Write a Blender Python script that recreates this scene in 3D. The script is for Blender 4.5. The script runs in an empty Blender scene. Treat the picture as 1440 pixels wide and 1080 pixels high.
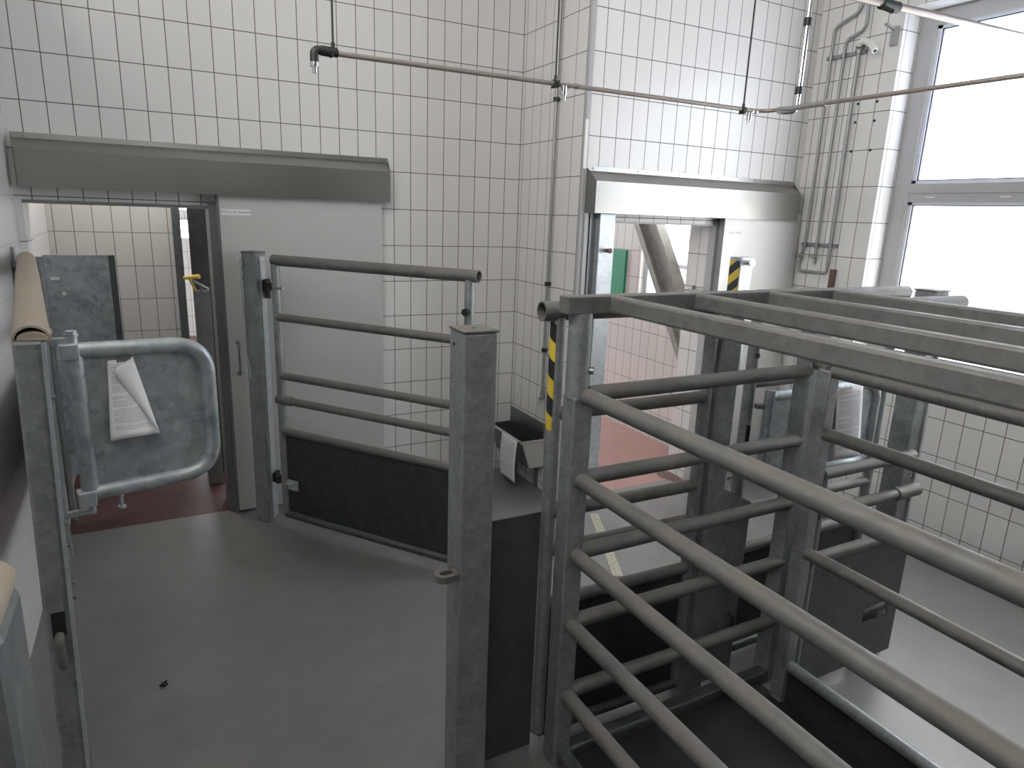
import bpy, bmesh, math, random
from mathutils import Vector as V, Matrix
random.seed(7)
SC = bpy.context.scene
COL = SC.collection
PI = math.pi
EYE = 2.09                                   # eye height above the floor

# ------------------------------------------------------------------ materials
def new_mat(name):
    m = bpy.data.materials.new(name); m.use_nodes = True
    nt = m.node_tree; nt.nodes.clear()
    out = nt.nodes.new('ShaderNodeOutputMaterial')
    return m, nt, out
def nd(nt, t, **kw):
    n = nt.nodes.new(t)
    for k, v in kw.items():
        if k in n.inputs: n.inputs[k].default_value = v
        else: setattr(n, k, v)
    return n
def math_n(nt, op, a, b=None):
    n = nt.nodes.new('ShaderNodeMath'); n.operation = op
    for i, x in enumerate((a, b)):
        if x is None: continue
        if isinstance(x, (int, float)): n.inputs[i].default_value = x
        else: nt.links.new(x, n.inputs[i])
    return n.outputs[0]
def mix_c(nt, fac, a, b):
    n = nt.nodes.new('ShaderNodeMix'); n.data_type = 'RGBA'
    for i, x in ((0, fac), (6, a), (7, b)):
        if isinstance(x, (int, float)): n.inputs[i].default_value = x
        elif isinstance(x, tuple): n.inputs[i].default_value = (*x, 1)
        else: nt.links.new(x, n.inputs[i])
    return n.outputs[2]
def ramp(nt, fac, lo, hi):
    n = nt.nodes.new('ShaderNodeMapRange'); n.clamp = True
    n.inputs[1].default_value = lo; n.inputs[2].default_value = hi
    nt.links.new(fac, n.inputs[0]); return n.outputs[0]
def pos(nt):
    return nt.nodes.new('ShaderNodeNewGeometry').outputs['Position']
def noise(nt, vec, scale, detail=3, rough=.55):
    n = nt.nodes.new('ShaderNodeTexNoise'); n.inputs['Scale'].default_value = scale
    n.inputs['Detail'].default_value = detail; n.inputs['Roughness'].default_value = rough
    nt.links.new(vec, n.inputs['Vector']); return n.outputs['Fac']
def stretch(nt, vec, s):
    n = nt.nodes.new('ShaderNodeMapping'); n.inputs['Scale'].default_value = s
    nt.links.new(vec, n.inputs['Vector']); return n.outputs[0]
def bump(nt, h, strength, dist=.01):
    n = nt.nodes.new('ShaderNodeBump'); n.inputs['Strength'].default_value = strength
    n.inputs['Distance'].default_value = dist; nt.links.new(h, n.inputs['Height']); return n.outputs[0]
def principled(nt, out, col, rough, metal=0., normal=None, spec=.5):
    p = nt.nodes.new('ShaderNodeBsdfPrincipled')
    for k, x in (('Base Color', col), ('Roughness', rough), ('Metallic', metal)):
        if isinstance(x, tuple): p.inputs[k].default_value = (*x, 1)
        elif isinstance(x, (int, float)): p.inputs[k].default_value = x
        else: nt.links.new(x, p.inputs[k])
    p.inputs['Specular IOR Level'].default_value = spec
    if normal is not None: nt.links.new(normal, p.inputs['Normal'])
    nt.links.new(p.outputs[0], out.inputs[0]); return p
def plain(name, col, rough=.5, metal=0., var=.12, scale=25):
    m, nt, out = new_mat(name)
    f = noise(nt, pos(nt), scale)
    c = mix_c(nt, f, tuple(x*(1-var) for x in col), tuple(min(1, x*(1+var)) for x in col))
    principled(nt, out, c, rough, metal); return m
def tile_mat(name, x0, y0, z0, col, grout=(.11, .107, .104), rough=.26, th=.2544, tw=.125):
    m, nt, out = new_mat(name)
    g = nt.nodes.new('ShaderNodeNewGeometry')
    sp = nt.nodes.new('ShaderNodeSeparateXYZ'); nt.links.new(g.outputs['Position'], sp.inputs[0])
    sn = nt.nodes.new('ShaderNodeSeparateXYZ'); nt.links.new(g.outputs['True Normal'], sn.inputs[0])
    isx = math_n(nt, 'GREATER_THAN', math_n(nt, 'ABSOLUTE', sn.outputs[0]), .5)
    ux = math_n(nt, 'SUBTRACT', sp.outputs[0], x0); uy = math_n(nt, 'SUBTRACT', sp.outputs[1], y0)
    u = math_n(nt, 'ADD', math_n(nt, 'MULTIPLY', uy, isx), math_n(nt, 'MULTIPLY', ux, math_n(nt, 'SUBTRACT', 1., isx)))
    v = math_n(nt, 'SUBTRACT', sp.outputs[2], z0)
    cb = nt.nodes.new('ShaderNodeCombineXYZ'); nt.links.new(u, cb.inputs[0]); nt.links.new(v, cb.inputs[1])
    b = nt.nodes.new('ShaderNodeTexBrick'); b.offset = 0; b.squash = 1
    nt.links.new(cb.outputs[0], b.inputs['Vector'])
    b.inputs['Scale'].default_value = 1; b.inputs['Mortar Size'].default_value = .0027
    b.inputs['Mortar Smooth'].default_value = .15; b.inputs['Brick Width'].default_value = tw; b.inputs['Row Height'].default_value = th
    b.inputs['Color1'].default_value = (*col, 1); b.inputs['Color2'].default_value = (*[c*.965 for c in col], 1)
    b.inputs['Mortar'].default_value = (*grout, 1)
    r = math_n(nt, 'ADD', math_n(nt, 'MULTIPLY', b.outputs['Fac'], .5), rough)
    h = math_n(nt, 'SUBTRACT', math_n(nt, 'MULTIPLY', noise(nt, g.outputs['Position'], 9, 1), .12), b.outputs['Fac'])
    principled(nt, out, b.outputs['Color'], r, 0, bump(nt, h, .35, .003)); return m
def galv_mat(name, lo, hi, rough=.42, metal=.75, dust=0., scale=14, dustcol=(.36, .325, .28)):
    m, nt, out = new_mat(name)
    g = nt.nodes.new('ShaderNodeNewGeometry'); p = g.outputs['Position']
    a = noise(nt, p, scale, 4, .6); b2 = noise(nt, p, scale*5, 3, .6)
    vo = nt.nodes.new('ShaderNodeTexVoronoi'); vo.inputs['Scale'].default_value = scale*4; nt.links.new(p, vo.inputs['Vector'])
    sv = nt.nodes.new('ShaderNodeSeparateXYZ'); nt.links.new(vo.outputs['Color'], sv.inputs[0])
    f = math_n(nt, 'ADD', math_n(nt, 'MULTIPLY', a, .6), math_n(nt, 'ADD', math_n(nt, 'MULTIPLY', b2, .25), math_n(nt, 'MULTIPLY', sv.outputs[0], .15)))
    c = mix_c(nt, ramp(nt, f, .32, .68), lo, hi)
    met = metal; r = math_n(nt, 'ADD', math_n(nt, 'MULTIPLY', b2, .22), rough-.1)
    if dust > 0:
        sn = nt.nodes.new('ShaderNodeSeparateXYZ'); nt.links.new(g.outputs['Normal'], sn.inputs[0])
        up = ramp(nt, sn.outputs[2], -.25, .85)
        d = math_n(nt, 'MULTIPLY', math_n(nt, 'MULTIPLY', up, dust), ramp(nt, noise(nt, p, 6, 4, .65), .25, .6))
        c = mix_c(nt, d, c, dustcol)
        met = math_n(nt, 'MULTIPLY', math_n(nt, 'SUBTRACT', 1., d), metal)
        r = math_n(nt, 'ADD', r, math_n(nt, 'MULTIPLY', d, .3))
    principled(nt, out, c, r, met, bump(nt, b2, .08, .003)); return m
def steel_mat(name, col, rough=.3, axis=(1, 1, 60), metal=1.):
    m, nt, out = new_mat(name)
    p = pos(nt); s = noise(nt, stretch(nt, p, axis), 6, 4, .7); w = noise(nt, p, 3, 3)
    c = mix_c(nt, s, tuple(x*.9 for x in col), tuple(min(1, x*1.06) for x in col))
    r = math_n(nt, 'ADD', math_n(nt, 'ADD', math_n(nt, 'MULTIPLY', s, .1), math_n(nt, 'MULTIPLY', w, .12)), rough-.1)
    principled(nt, out, c, r, metal, bump(nt, s, .05, .002)); return m
def floor_mat(name, col, rough=.36, speck=.35):
    m, nt, out = new_mat(name)
    p = pos(nt); a = noise(nt, p, 1.6, 5, .6); b = noise(nt, p, 160, 2, .6); c3 = noise(nt, p, 7, 4, .6)
    f = math_n(nt, 'ADD', math_n(nt, 'MULTIPLY', a, .55), math_n(nt, 'MULTIPLY', c3, .45))
    c = mix_c(nt, ramp(nt, f, .3, .7), tuple(x*.82 for x in col), tuple(x*1.14 for x in col))
    c = mix_c(nt, math_n(nt, 'MULTIPLY', ramp(nt, b, .62, .75), speck), c, tuple(min(1, x*2.2) for x in col))
    r = math_n(nt, 'ADD', math_n(nt, 'MULTIPLY', c3, .22), rough-.1)
    principled(nt, out, c, r, 0, bump(nt, math_n(nt, 'ADD', math_n(nt, 'MULTIPLY', b, .6), c3), .25, .004)); return m
def hazard_mat(name, k=7.5, ph=0.):
    m, nt, out = new_mat(name)
    uv = nt.nodes.new('ShaderNodeUVMap'); s = nt.nodes.new('ShaderNodeSeparateXYZ'); nt.links.new(uv.outputs[0], s.inputs[0])
    t = math_n(nt, 'FRACT', math_n(nt, 'ADD', math_n(nt, 'MULTIPLY', math_n(nt, 'ADD', s.outputs[1], math_n(nt, 'MULTIPLY', s.outputs[0], -.75)), k), ph))
    c = mix_c(nt, math_n(nt, 'GREATER_THAN', t, .5), (.62, .47, .05), (.02, .022, .025))
    principled(nt, out, c, .5); return m
def paper_mat(name, lines=64):
    m, nt, out = new_mat(name)
    uv = nt.nodes.new('ShaderNodeUVMap'); s = nt.nodes.new('ShaderNodeSeparateXYZ'); nt.links.new(uv.outputs[0], s.inputs[0])
    u, v = s.outputs[0], s.outputs[1]
    row = math_n(nt, 'MULTIPLY', v, lines)
    on = math_n(nt, 'LESS_THAN', math_n(nt, 'FRACT', row), .42)
    cb = nt.nodes.new('ShaderNodeCombineXYZ'); nt.links.new(math_n(nt, 'MULTIPLY', u, 60), cb.inputs[0]); nt.links.new(math_n(nt, 'FLOOR', row), cb.inputs[1])
    w = math_n(nt, 'GREATER_THAN', noise(nt, cb.outputs[0], 1.7, 2), .42)
    cb2 = nt.nodes.new('ShaderNodeCombineXYZ'); nt.links.new(math_n(nt, 'FLOOR', row), cb2.inputs[1]); nt.links.new(math_n(nt, 'MULTIPLY', u, 1.1), cb2.inputs[0])
    para = math_n(nt, 'GREATER_THAN', noise(nt, cb2.outputs[0], .45, 1), .43)
    box = math_n(nt, 'MULTIPLY', math_n(nt, 'MULTIPLY', math_n(nt, 'GREATER_THAN', u, .1), math_n(nt, 'LESS_THAN', u, .88)), math_n(nt, 'MULTIPLY', math_n(nt, 'GREATER_THAN', v, .12), math_n(nt, 'LESS_THAN', v, .92)))
    ink = math_n(nt, 'MULTIPLY', math_n(nt, 'MULTIPLY', on, w), math_n(nt, 'MULTIPLY', para, box))
    c = mix_c(nt, math_n(nt, 'MULTIPLY', ink, .6), (.8, .79, .82), (.12, .12, .14))
    principled(nt, out, c, .6); return m
def pane_mat(name, tint, thru=.55):
    m, nt, out = new_mat(name)
    p = pos(nt); f = noise(nt, p, 30, 3)
    t = nd(nt, 'ShaderNodeBsdfTransparent'); t.inputs[0].default_value = (*tint, 1)
    l = nd(nt, 'ShaderNodeBsdfTranslucent'); l.inputs[0].default_value = (*tint, 1)
    gl = nd(nt, 'ShaderNodeBsdfGlossy'); gl.inputs['Roughness'].default_value = .15
    x = nt.nodes.new('ShaderNodeMixShader'); nt.links.new(math_n(nt, 'ADD', math_n(nt, 'MULTIPLY', f, .12), 1-thru-.06), x.inputs[0])
    nt.links.new(t.outputs[0], x.inputs[1]); nt.links.new(l.outputs[0], x.inputs[2])
    y = nt.nodes.new('ShaderNodeMixShader'); y.inputs[0].default_value = .05
    nt.links.new(x.outputs[0], y.inputs[1]); nt.links.new(gl.outputs[0], y.inputs[2])
    nt.links.new(y.outputs[0], out.inputs[0]); return m

Z0 = 1.0233+2.09; Z3 = 1.2794+2.09; Z4 = 1.3032+2.09
WHITE = (.75, .74, .725)
M = {}
M['tile_w1'] = tile_mat('tile_back', -.5694, 4.768, Z0, WHITE)
M['tile_w2'] = tile_mat('tile_return', 0, 4.73, Z0, WHITE)
M['tile_w3'] = tile_mat('tile_back_right', 2.6757, 4.17, Z3, WHITE)
M['tile_w4'] = tile_mat('tile_right', 4.655, 3.4569, Z4, WHITE)
M['tile_w0'] = tile_mat('tile_left', 0, .05, Z0, (.74, .73, .735), grout=(.36, .36, .36))
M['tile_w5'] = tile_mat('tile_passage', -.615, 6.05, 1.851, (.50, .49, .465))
M['tile_w6'] = tile_mat('tile_yard', 4.2, .06, 1.79, (.70, .665, .64), grout=(.18, .16, .16))
M['plaster'] = plain('white_plaster', (.72, .72, .70), .8, var=.04, scale=4)
M['dark_plaster'] = plain('dark_plaster', (.13, .13, .13), .8, var=.1, scale=3)
M['floor'] = floor_mat('grey_resin_floor', (.185, .177, .174), .32)
M['floor_red'] = floor_mat('red_brown_floor', (.060, .024, .021), .45, .12)
M['floor_pink'] = floor_mat('pink_floor', (.36, .20, .18), .45, .15)
M['galv'] = galv_mat('galvanised_steel', (.20, .218, .222), (.34, .362, .365), .45, .5)
M['galv_sheet'] = galv_mat('galvanised_sheet', (.24, .275, .295), (.53, .57, .59), .42, .45, scale=8)
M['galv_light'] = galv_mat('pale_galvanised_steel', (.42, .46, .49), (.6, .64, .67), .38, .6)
M['galv_dusty'] = galv_mat('dusty_galvanised_steel', (.115, .12, .118), (.185, .19, .186), .45, .4, dust=.75, dustcol=(.175, .157, .132))
M['dust'] = plain('beige_dusty_pipe', (.35, .30, .235), .6, var=.16, scale=7)
M['steel'] = steel_mat('brushed_stainless', (.58, .57, .555), .52, (60, 60, 1), .4)
M['steel_h'] = steel_mat('brushed_stainless_cover', (.36, .355, .335), .34, (1, 60, 60), 1.)
M['steel_dark'] = steel_mat('dull_steel', (.30, .31, .32), .42, (40, 40, 1))
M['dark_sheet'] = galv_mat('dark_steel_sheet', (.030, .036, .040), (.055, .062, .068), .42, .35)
M['mid_sheet'] = galv_mat('shaded_grey_steel_sheet', (.085, .094, .096), (.13, .142, .145), .45, .5)
M['rubber'] = plain('black_rubber', (.010, .011, .013), .65, var=.2, scale=40)
M['dark_metal'] = plain('dark_iron', (.045, .048, .045), .5, .6)
M['chrome'] = steel_mat('chrome', (.7, .7, .71), .18, (1, 1, 1))
M['copper'] = plain('dull_pinkish_pipe', (.34, .30, .275), .42, .55, var=.15, scale=18)
M['grey_pipe'] = plain('grey_steel_pipe', (.36, .36, .36), .42, .5)
M['white_plastic'] = plain('white_plastic', (.78, .77, .73), .35, var=.03)
M['win_frame'] = plain('grey_window_frame', (.43, .43, .44), .4, var=.03)
M['win_bead'] = plain('pale_glazing_bead', (.66, .70, .76), .35, var=.03)
M['gasket'] = plain('dark_gasket', (.03, .03, .05), .6)
M['sign'] = plain('white_label', (.78, .78, .79), .45, var=.02)
M['ink'] = plain('black_ink', (.03, .03, .03), .6)
M['green'] = plain('green_board', (.015, .27, .135), .5, var=.04, scale=3)
M['yellow'] = plain('yellow_lever', (.62, .46, .08), .45)
M['hazard'] = hazard_mat('hazard_tape')
M['hazard2'] = hazard_mat('hazard_tape_far', 8., .2)
M['paper'] = paper_mat('printed_paper')
M['pane'] = pane_mat('frosted_pane', (.93, .95, 1.), .5)
M['pane_low'] = pane_mat('clear_frosted_pane', (1., .995, .97), .6)
M['tape_floor'] = plain('worn_floor_tape', (.42, .40, .32), .7, var=.6, scale=70)
M['grime'] = plain('rusty_grime', (.15, .095, .08), .8, var=.4)
M['beam'] = galv_mat('weathered_steel', (.26, .255, .235), (.40, .385, .355), .5, .5)

# ------------------------------------------------------------------ mesh builder
class MB:
    def __init__(s): s.v = []; s.f = []; s.sm = []; s.uv = {}
    def add(s, vs, fs, smooth=False, uvs=None):
        o = len(s.v); s.v += [V(p) for p in vs]
        for i, f in enumerate(fs):
            if uvs: s.uv[len(s.f)] = [uvs[k] for k in f]
            s.f.append([o+k for k in f]); s.sm.append(smooth)
        return s
    def box(s, a, b):
        x0, y0, z0 = a; x1, y1, z1 = b
        return s.add([(x0,y0,z0),(x1,y0,z0),(x1,y1,z0),(x0,y1,z0),(x0,y0,z1),(x1,y0,z1),(x1,y1,z1),(x0,y1,z1)],
                     [(0,3,2,1),(4,5,6,7),(0,1,5,4),(1,2,6,5),(2,3,7,6),(3,0,4,7)])
    def obox(s, c, ex, ey, ez):
        c, ex, ey, ez = V(c), V(ex), V(ey), V(ez)
        vs = [c+sx*ex+sy*ey+sz*ez for sz in (-1,1) for sx, sy in ((-1,-1),(1,-1),(1,1),(-1,1))]
        if ex.cross(ey).dot(ez) < 0: return s.add(vs, [(1,2,3,0),(7,6,5,4),(4,5,1,0),(5,6,2,1),(6,7,3,2),(7,4,0,3)])
        return s.add(vs, [(0,3,2,1),(4,5,6,7),(0,1,5,4),(1,2,6,5),(2,3,7,6),(3,0,4,7)])
    def bar(s, p0, p1, w, h, up=(0,0,1)):
        p0, p1 = V(p0), V(p1); d = (p1-p0); L = d.length; d.normalize()
        sd = d.cross(V(up)).normalized(); u = sd.cross(d).normalized()
        return s.obox((p0+p1)/2, d*L/2, sd*w/2, u*h/2)
    def tube(s, p0, p1, r, n=20, r1=None, cap=True):
        return s.path([p0, p1], r, n, r1, cap)
    def path(s, pts, r, n=16, r1=None, cap=True, closed=False):
        pts = [V(p) for p in pts]; m = len(pts); rings = []
        t0 = (pts[1]-pts[0]).normalized()
        ref = V((0,0,1)) if abs(t0.z) < .9 else V((1,0,0))
        u = t0.cross(ref).normalized()
        vs = []
        for i, p in enumerate(pts):
            if closed: t = (pts[(i+1) % m]-pts[i-1]).normalized()
            elif i == 0: t = t0
            elif i == m-1: t = (pts[-1]-pts[-2]).normalized()
            else: t = ((pts[i+1]-p).normalized()+(p-pts[i-1]).normalized()).normalized()
            u = (u-t*u.dot(t)).normalized(); w = t.cross(u)
            rr = r if r1 is None else r+(r1-r)*i/(m-1)
            if not closed and 0 < i < m-1:
                cs = t.dot((pts[i+1]-p).normalized()); k = 1/max(cs, .4)
            else: k = 1
            vs += [p+(u*math.cos(a)+w*math.sin(a))*rr for a in (2*PI*j/n for j in range(n))]
        fs = []
        for i in range(m if closed else m-1):
            a, b = i*n, ((i+1) % m)*n
            fs += [(a+j, a+(j+1) % n, b+(j+1) % n, b+j) for j in range(n)]
        s.add(vs, fs, True)
        if cap and not closed:
            s.add(vs[:n], [tuple(range(n-1, -1, -1))]); s.add(vs[-n:], [tuple(range(n))])
        return s
    def hollow(s, p0, p1, r, ri, n=24):
        p0, p1 = V(p0), V(p1); t = (p1-p0).normalized()
        ref = V((0,0,1)) if abs(t.z) < .9 else V((1,0,0))
        u = t.cross(ref).normalized(); w = t.cross(u)
        vs = []
        for p, rr in ((p0, r), (p1, r), (p1, ri), (p0, ri)):
            vs += [p+(u*math.cos(a)+w*math.sin(a))*rr for a in (2*PI*j/n for j in range(n))]
        for k in range(4):
            a, b = k*n, ((k+1) % 4)*n
            s.add([vs[a+j] for j in range(n)]+[vs[b+j] for j in range(n)], [(j, (j+1) % n, n+(j+1) % n, n+j) for j in range(n)], k in (0, 2))
        return s
    def shell(s, p0, p1, r, ri, a0, a1, n=24, up=(0,0,1), uvk=None):
        """part of a pipe wall between two angles (0 = to the side, pi/2 = up)"""
        p0, p1 = V(p0), V(p1); t = (p1-p0).normalized()
        sd = t.cross(V(up)).normalized(); u = sd.cross(t).normalized()
        vs = []; uv = []
        L = (p1-p0).length
        for p, rr, vv in ((p0, r, 0), (p1, r, L), (p1, ri, L), (p0, ri, 0)):
            for j in range(n+1):
                a = a0+(a1-a0)*j/n
                vs.append(p+(sd*math.cos(a)+u*math.sin(a))*rr); uv.append((a*r, vv))
        N = n+1
        for k in range(4):
            a, b = k*N, ((k+1) % 4)*N
            s.add([vs[a+j] for j in range(N)]+[vs[b+j] for j in range(N)], [(j, j+1, N+j+1, N+j) for j in range(n)], k in (0, 2),
                  [uv[a+j] for j in range(N)]+[uv[b+j] for j in range(N)])
        for j in (0, n):
            s.add([vs[k*N+j] for k in range(4)], [(0, 1, 2, 3)])
        return s
    def plate(s, o, u, v, pts, th):
        """polygon (u,v) extruded th both ways along the normal"""
        o, u, v = V(o), V(u), V(v); nn = u.cross(v).normalized()*th/2; k = len(pts)
        vs = [o+u*a+v*b-nn for a, b in pts]+[o+u*a+v*b+nn for a, b in pts]
        return s.add(vs, [tuple(range(k-1, -1, -1)), tuple(range(k, 2*k))]+[(i, (i+1) % k, k+(i+1) % k, k+i) for i in range(k)])
    def disc(s, c, n, r, h=.004, k=12):
        c, n = V(c), V(n).normalized(); return s.tube(c, c+n*h, r, k)
    def grid(s, fn, nu, nv):
        vs = []; uv = []
        for j in range(nv+1):
            for i in range(nu+1):
                vs.append(fn(i/nu, j/nv)); uv.append((i/nu, j/nv))
        return s.add(vs, [(j*(nu+1)+i, j*(nu+1)+i+1, (j+1)*(nu+1)+i+1, (j+1)*(nu+1)+i) for j in range(nv) for i in range(nu)], True, uv)

def fillet(pts, r, n=7, closed=False):
    pts = [V(p) for p in pts]; out = []; m = len(pts)
    for i, p in enumerate(pts):
        if not closed and i in (0, m-1): out.append(p); continue
        a = (pts[i-1]-p); b = (pts[(i+1) % m]-p); rr = min(r, a.length*.49, b.length*.49)
        a.normalize(); b.normalize()
        for k in range(n+1):
            t = k/n; out.append((p+a*rr)*(1-t)**2+p*2*t*(1-t)+(p+b*rr)*t*t)
    return out

def world_loc(o):
    l = V(o.location)
    while o.parent: o = o.parent; l += V(o.location)
    return l
def obj(name, mb, mat, parent=None, bevel=0., loc=None, solid=0.):
    me = bpy.data.meshes.new(name)
    base = world_loc(parent) if parent else V(loc or (0, 0, 0))
    me.from_pydata([tuple(p-base) for p in mb.v], [], mb.f)
    me.polygons.foreach_set('use_smooth', mb.sm)
    if mb.uv:
        lay = me.uv_layers.new(name='UVMap')
        for pi, p in enumerate(me.polygons):
            if pi in mb.uv:
                for li, c in zip(p.loop_indices, mb.uv[pi]): lay.data[li].uv = c
    me.materials.append(M[mat] if isinstance(mat, str) else mat)
    me.update()
    o = bpy.data.objects.new(name, me); COL.objects.link(o)
    if parent: o.parent = parent
    else: o.location = base
    if bevel:
        b = o.modifiers.new('bevel', 'BEVEL'); b.width = bevel; b.segments = 2; b.limit_method = 'ANGLE'; b.angle_limit = math.radians(50)
    if solid:
        b = o.modifiers.new('solid', 'SOLIDIFY'); b.thickness = solid; b.offset = 0
    return o
def tag(o, label, cat, group=None):
    o['label'] = label; o['category'] = cat
    if group: o['group'] = group
    return o
def thing(name, label, cat, loc, group=None):
    o = bpy.data.objects.new(name, None); o.empty_display_size = .05; COL.objects.link(o); o.location = loc
    return tag(o, label, cat, group)
def struct(name, mb, mat, parent=None, **kw):
    o = obj(name, mb, mat, parent, **kw)
    if not parent: o['kind'] = 'structure'
    return o
def text(s, size, origin, right, up, mat, parent, name='lettering'):
    c = bpy.data.curves.new(name, 'FONT'); c.body = s; c.size = size; c.align_x = 'CENTER'; c.align_y = 'CENTER'; c.extrude = .0004
    tmp = bpy.data.objects.new(name, c); COL.objects.link(tmp)
    me = bpy.data.meshes.new_from_object(tmp.evaluated_get(bpy.context.evaluated_depsgraph_get()))
    bpy.data.objects.remove(tmp); bpy.data.curves.remove(c)
    me.materials.clear(); me.materials.append(M[mat])
    o = bpy.data.objects.new(name, me); COL.objects.link(o)
    r, u = V(right).normalized(), V(up).normalized(); n = r.cross(u)
    mt = Matrix((r, u, n)).transposed().to_4x4()
    o.parent = parent; mt.translation = V(origin)-world_loc(parent); o.matrix_local = mt
    return o

# ------------------------------------------------------------------ the room
XL, Y1, X2, Y3, X4 = -.655, 4.768, 2.56, 3.885, 4.62
CEIL = 4.3; YB = -4.0; XWIN = 4.80
OPL, OPR, OPZ = -.62, .365, 2.075         # opening in the back wall
DRL, DRR, DRZ = 2.83, 3.78, 2.07          # opening in the right-hand back wall
WY0, WY1, WZ0, WZ1 = .55, 3.21, 1.10, 3.52   # window opening

m = MB().box((XL, YB, -.1), (X4, 4.0, 0)).box((XL, 4.0, -.1), (2.70, Y1, 0)); struct('floor', m, 'floor')
m = MB().box((XL-.3, Y1, -.1), (2.70, 14, 0)); struct('floor_left', m, 'floor_red')
m = MB().box((2.70, 4.0, -.1), (4.6, 12, 0)); struct('floor_right', m, 'floor_pink')
m = MB().box((XL-.3, YB-.3, CEIL), (5.1, Y1+.3, CEIL+.15)); struct('ceiling', m, 'plaster')
m = MB().box((XL-.3, YB-.3, -.1), (XL, 14, CEIL)); struct('wall_left', m, 'tile_w0')
m = MB().box((XL, Y1, 0), (OPL, Y1+.25, CEIL)).box((OPL, Y1, OPZ), (OPR, Y1+.25, CEIL)).box((OPR, Y1, 0), (2.85, Y1+.25, CEIL))
struct('wall_back', m, 'tile_w1')
m = MB().box((X2, Y3+.28, 0), (X2+.24, Y1, CEIL)); struct('wall_inner', m, 'tile_w2')
m = MB().box((X2, Y3, 0), (DRL, Y3+.28, CEIL)).box((DRL, Y3, DRZ), (DRR, Y3+.28, CEIL)).box((DRR, Y3, 0), (5.1, Y3+.28, CEIL))
struct('wall_back_right', m, 'tile_w3')
m = MB().box((X4, WY1, 0), (5.1, Y3, CEIL)).box((X4, WY0, 0), (5.1, WY1, WZ0)).box((X4, WY0, WZ1), (5.1, WY1, CEIL)).box((X4, YB, 0), (5.1, WY0, CEIL))
struct('wall_right', m, 'tile_w4')
m = MB().box((XL-.3, YB-.3, -.1), (5.1, YB, CEIL)); struct('wall_front', m, 'dark_plaster')
# passage behind the left door
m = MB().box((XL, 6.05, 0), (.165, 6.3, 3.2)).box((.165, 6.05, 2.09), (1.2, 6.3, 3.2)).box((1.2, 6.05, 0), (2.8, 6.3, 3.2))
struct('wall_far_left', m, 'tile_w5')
m = MB().box((XL, Y1+.25, 3.0), (2.8, 13, 3.1)); struct('ceiling_left', m, 'plaster')
m = MB().box((.165, 6.03, 0), (.225, 6.3, 2.09)); struct('trim_1', m, 'mid_sheet')
m = MB().box((XL, 11.9, 0), (2.8, 12.1, 1.55)).box((XL, 11.9, 1.82), (2.8, 12.1, 1.98)); struct('wall_far', m, 'tile_w5')
# yard behind the right door
m = MB().box((4.2, Y3+.28, 0), (4.4, 4.55, 3.4)).box((4.2, 4.55, 0), (4.4, 5.28, 1.29)).box((4.2, 5.28, 0), (4.4, 9, 3.4))
struct('wall_far_right', m, 'tile_w6')
m = MB().box((2.86, Y3+.29, 3.1), (4.19, 7.2, 3.2)); struct('ceiling_right', m, 'plaster')
# rounded corner bead at the corner of the two wall planes
m = MB().box((X2-.012, Y3-.012, 0), (X2+.025, Y3+.02, CEIL)); struct('trim_2', m, 'win_frame', bevel=.008)
m = MB().box((X2-.016, Y3-.020, 2.40), (X2+.006, Y3-.012, 2.70)); struct('trim_3', m, 'white_plastic')

# window
wf = MB(); fx0, fx1 = XWIN, XWIN+.07
wf.box((fx0, WY1-.12, WZ0), (fx1, WY1, WZ1)).box((fx0, WY0, WZ0), (fx1, WY0+.12, WZ1))
for za, zb in ((WZ0, WZ0+.09), (WZ1-.10, WZ1), (2.275, 2.333)): wf.box((fx0, WY0+.12, za), (fx1, WY1-.12, zb))
wf.box((fx0-.006, WY0+.12, 2.333), (fx1, WY1-.12, 2.400))
win = struct('window_1', wf, 'win_frame', bevel=.004)
for za, zb, mt, nm in ((2.40, WZ1-.10, 'pane', 'upper_pane'), (WZ0+.09, 2.275, 'pane_low', 'lower_pane')):
    y0, y1 = WY0+.12, WY1-.12
    b = MB()
    for a, c in (((y0, za), (y0+.028, zb)), ((y1-.028, za), (y1, zb)), ((y0, za), (y1, za+.02)), ((y0, zb-.02), (y1, zb))):
        b.box((fx0+.012, a[0], a[1]), (fx0+.05, c[0], c[1]))
    obj('glazing_bead', b, 'win_bead', win)
    g = MB()
    for a, c in (((y0+.028, za+.02), (y0+.034, zb-.02)), ((y1-.034, za+.02), (y1-.028, zb-.02)), ((y0+.028, za+.02), (y1-.028, za+.026)), ((y0+.028, zb-.026), (y1-.028, zb-.02))):
        g.box((fx0+.02, a[0], a[1]), (fx0+.045, c[0], c[1]))
    obj('gasket', g, 'gasket', win)
    obj('pane', MB().box((fx0+.030, y0+.026, za+.018), (fx0+.034, y1-.026, zb-.018)), mt, win)
d = MB()
for y in (2.93, 2.45, 1.9): d.box((fx0-.009, y-.035, 2.302), (fx0-.001, y+.035, 2.312))
obj('drain_slot', d, 'win_bead', win)
struct('windowsill_1', MB().box((X4-.02, WY0, WZ0-.03), (fx0+.02, WY1, WZ0+.004)), 'tile_w4')
# window of the yard
ys = MB().box((4.26, 4.55, 1.29), (4.32, 4.60, 3.4)).box((4.26, 5.23, 1.29), (4.32, 5.28, 3.4)).box((4.26, 4.55, 1.29), (4.32, 5.28, 1.34)).box((4.26, 4.6, 1.66), (4.32, 5.25, 1.70)).box((4.26, 5.06, 1.34), (4.32, 5.09, 1.68))
w2 = struct('window_2', ys, 'win_bead')
obj('pane', MB().box((4.285, 4.58, 1.32), (4.289, 5.25, 3.4)), 'pane_low', w2)

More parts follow.
